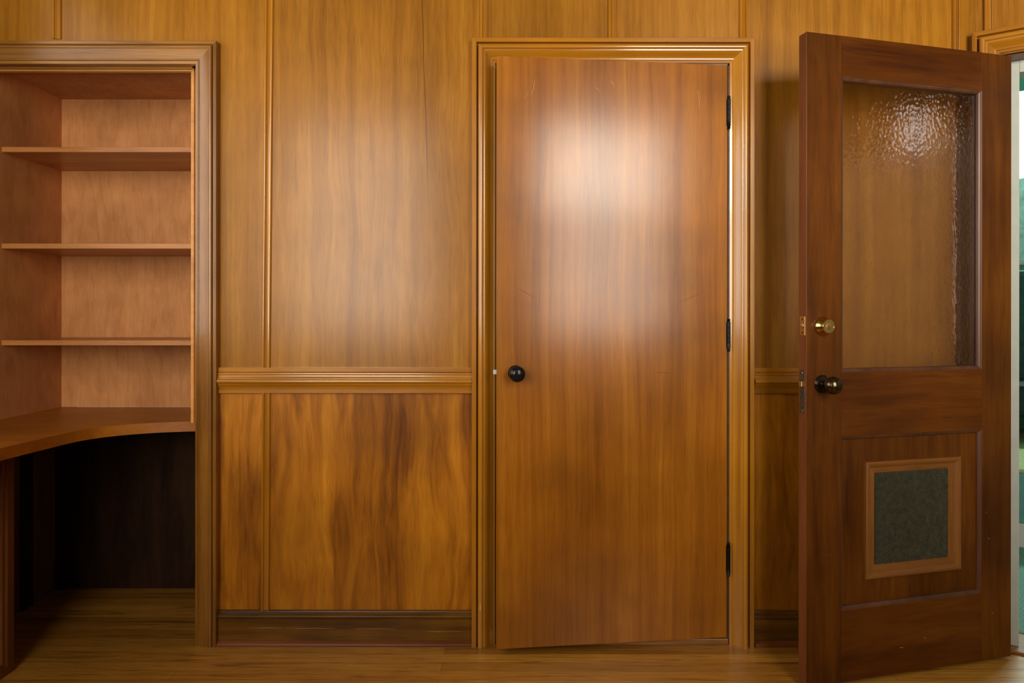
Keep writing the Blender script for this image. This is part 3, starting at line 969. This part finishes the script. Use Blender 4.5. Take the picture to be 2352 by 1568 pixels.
# plate with bolt on the door edge
pl = mk('deadbolt_plate', brass_dull, db, (-0.0012, 0.0, 0.0055, 0.0300, 1.0895, 1.1480), bev=0.0005)
mk('plate_screw', dark_bronze, db, (-0.0016, -0.0010, 0.0145, 0.0205, 1.0945, 1.1005), (-0.0016, -0.0010, 0.0145, 0.0205, 1.1365, 1.1425), bev=0.0003)
bm = bmesh.new()
lathe(bm, [(0, 0), (0, 0.0082), (0.0022, 0.0082), (0.0028, 0.0070), (0.0028, 0.0)], (0, 0.0178, 1.1187), (-1, 0, 0), 24)
link('bolt_end', bm, steel, db, 40)
# knob
kr = empty('door_knob')
kr.parent = d2
kr['label'] = 'aged bronze ball knob on dark rosette'
KX, KZ = 0.0560, 0.9395
bm = bmesh.new()
lathe(bm, [(0, 0), (0, 0.0275), (0.002, 0.0280), (0.005, 0.0262), (0.009, 0.0235), (0.011, 0.0125), (0.013, 0.0110), (0.013, 0.0)], (KX, 0, KZ), (0, -1, 0), 48)
link('rosette', bm, dark_bronze, kr, 40)
bm = bmesh.new()
prof = [(0.012, 0.0), (0.012, 0.0105), (0.024, 0.0105), (0.027, 0.0140), (0.029, 0.0150)]
for i in range(13):
    a_ = -0.95 + (PI / 2 + 0.95) * i / 12
    prof.append((0.0500 + 0.0235 * math.sin(a_), 0.0272 * math.cos(a_) if i < 12 else 0.0))
lathe(bm, prof, (KX, 0, KZ), (0, -1, 0), 48)
link('knob_ball', bm, aged_bronze, kr, 40)
# mortise latch on the edge
ml = empty('mortise_latch')
ml.parent = d2
mk('latch_plate', pewter, ml, (-0.0012, 0.0, 0.0060, 0.0300, 0.8475, 0.9825), bev=0.0005)
mk('latch_bolt', brass_dull, ml, (-0.0095, 0.0, 0.0100, 0.0240, 0.931, 0.9475), bev=0.0015)
mk('stop_slot', charcoal, ml, (-0.0015, -0.0011, 0.0155, 0.0205, 0.896, 0.9185))
mk('plate_screw', steel, ml, (-0.0017, -0.0010, 0.0150, 0.0200, 0.8540, 0.8590), (-0.0017, -0.0010, 0.0150, 0.0200, 0.9710, 0.9760), bev=0.0003)
scratch([(0.055, 0.421), (0.058, 0.415), (0.064, 0.411), (0.075, 0.410), (0.088, 0.411), (0.098, 0.414)], 0.0012, scratch_dark, d2)
for (p, q) in (((0.44, 0.115), (0.447, 0.108)), ((0.345, 0.092), (0.36, 0.090)), ((0.70, 0.415), (0.704, 0.408)), ((0.715, 0.165), (0.72, 0.160)), ((0.69, 0.50), (0.694, 0.4985))):
    scratch(arc(p, q, 0, 2), 0.0008, scratch_light, d2)

# ------------------------------------------------------------------ the pale green room beyond the doorway
fr = lambda name, mat, *b, **k: None


def far(name, mat, *boxes, bev=0.0):
    o = mk(name, mat, None, *boxes, bev=bev)
    o.location = (CX, CY, 0)
    o.rotation_euler = (0, 0, RZ)
    return o


FN = 3.0
o = far('floor', W_sill, (-0.4, 2.4, 0.132, FN + 0.1, -0.06, -0.002))
tag(o, 'floor under the carpet of the room beyond the doorway', 'floor', 'structure')
o = far('carpet', carpet_mat, (-0.27, 2.27, 0.20, 1.32, -0.002, 0.006))
tag(o, 'teal looped carpet on the floor of the room beyond the doorway', 'carpet')
WN = 'wall_far'
o = far(WN, mint, (-0.4, 0.10, FN, FN + 0.1, 0, CEIL), (1.5, 2.4, FN, FN + 0.1, 0, CEIL), (0.10, 1.5, FN, FN + 0.1, 0, 1.50), (0.10, 1.5, FN, FN + 0.1, 2.70, CEIL))
tag(o, 'mint green wall with a bright window in the room beyond', 'wall', 'structure')
o = far('wall_far_side', mint, (-0.4, -0.3, 0.14, FN, 0, CEIL), (2.3, 2.4, 0.14, FN, 0, CEIL))
tag(o, 'mint green side walls of the room beyond', 'wall', 'structure')
o = far('ceiling', mint, (-0.4, 2.4, 0.14, FN + 0.1, CEIL, CEIL + 0.1))
tag(o, 'mint green ceiling of the room beyond the doorway', 'ceiling', 'structure')
w = empty('window_3', (CX, CY, 0), RZ)
tag(w, 'bright white window in the mint green room beyond', 'window', 'structure')
mk('window_frame', frame_white, w, (0.10, 0.13, FN - 0.01, FN + 0.05, 1.50, 2.70), (1.47, 1.50, FN - 0.01, FN + 0.05, 1.50, 2.70), (0.13, 1.47, FN - 0.01, FN + 0.05, 1.50, 1.53))
o = far('overcast_sky_board', outside_mat, (-0.6, 2.4, FN + 1.0, FN + 1.02, 1.9, 3.6))
o.name = 'sky_backdrop'
tag(o, 'bright pale sky outside the window of the mint room', 'sky', 'structure')
bm = bmesh.new()
poly_prism(bm, [(-0.6, 0.6), (2.4, 0.6), (2.4, 2.9), (1.2, 2.75), (0.42, 2.22), (-0.6, 2.10)], 'y', FN + 0.75, FN + 0.95)
hb = link('hedge', bm, plain('pale_foliage', (0.62, 0.85, 0.70), 0.9, var=0.35, vscale=14, bump=0.6, bscale=30), None)
hb.location = (CX, CY, 0)
hb.rotation_euler = (0, 0, RZ)
tag(hb, 'pale green hedge outside the window of the mint room', 'hedge')

pf = empty('window_seat', (CX, CY, 0), RZ)
tag(pf, 'low teal window seat with white plinth in the room beyond', 'window seat')
mk('seat_base', teal, pf, (-0.28, 2.2, 1.34, FN - 0.01, 0.12, 0.37), bev=0.004)
mk('plinth', frame_white, pf, (-0.28, 2.2, 1.325, FN - 0.01, -0.002, 0.12), bev=0.004)
mk('seat_mat', yellow_green, pf, (-0.28, 2.2, 1.33, FN - 0.01, 0.37, 0.39), bev=0.005)
sf = empty('armchair', (CX, CY, 0), RZ)
tag(sf, 'dark green black armchair in front of the mint wall', 'armchair')
mk('seat', charcoal, sf, (0.06, 0.80, 2.15, 2.75, 0.55, 0.74), bev=0.03)
mk('backrest', dark_teal, sf, (0.06, 0.80, 2.70, 2.90, 0.60, 1.45), bev=0.04)
mk('armrest', dark_teal, sf, (0.02, 0.16, 2.15, 2.80, 0.52, 0.90), bev=0.03)
mk('armrest', dark_teal, sf, (0.72, 0.86, 2.15, 2.80, 0.52, 0.90), bev=0.03)
for sx in (0.10, 0.76):
    for sy in (2.22, 2.70):
        mk('leg', charcoal, sf, (sx - 0.02, sx + 0.02, sy - 0.02, sy + 0.02, 0.39, 0.56))
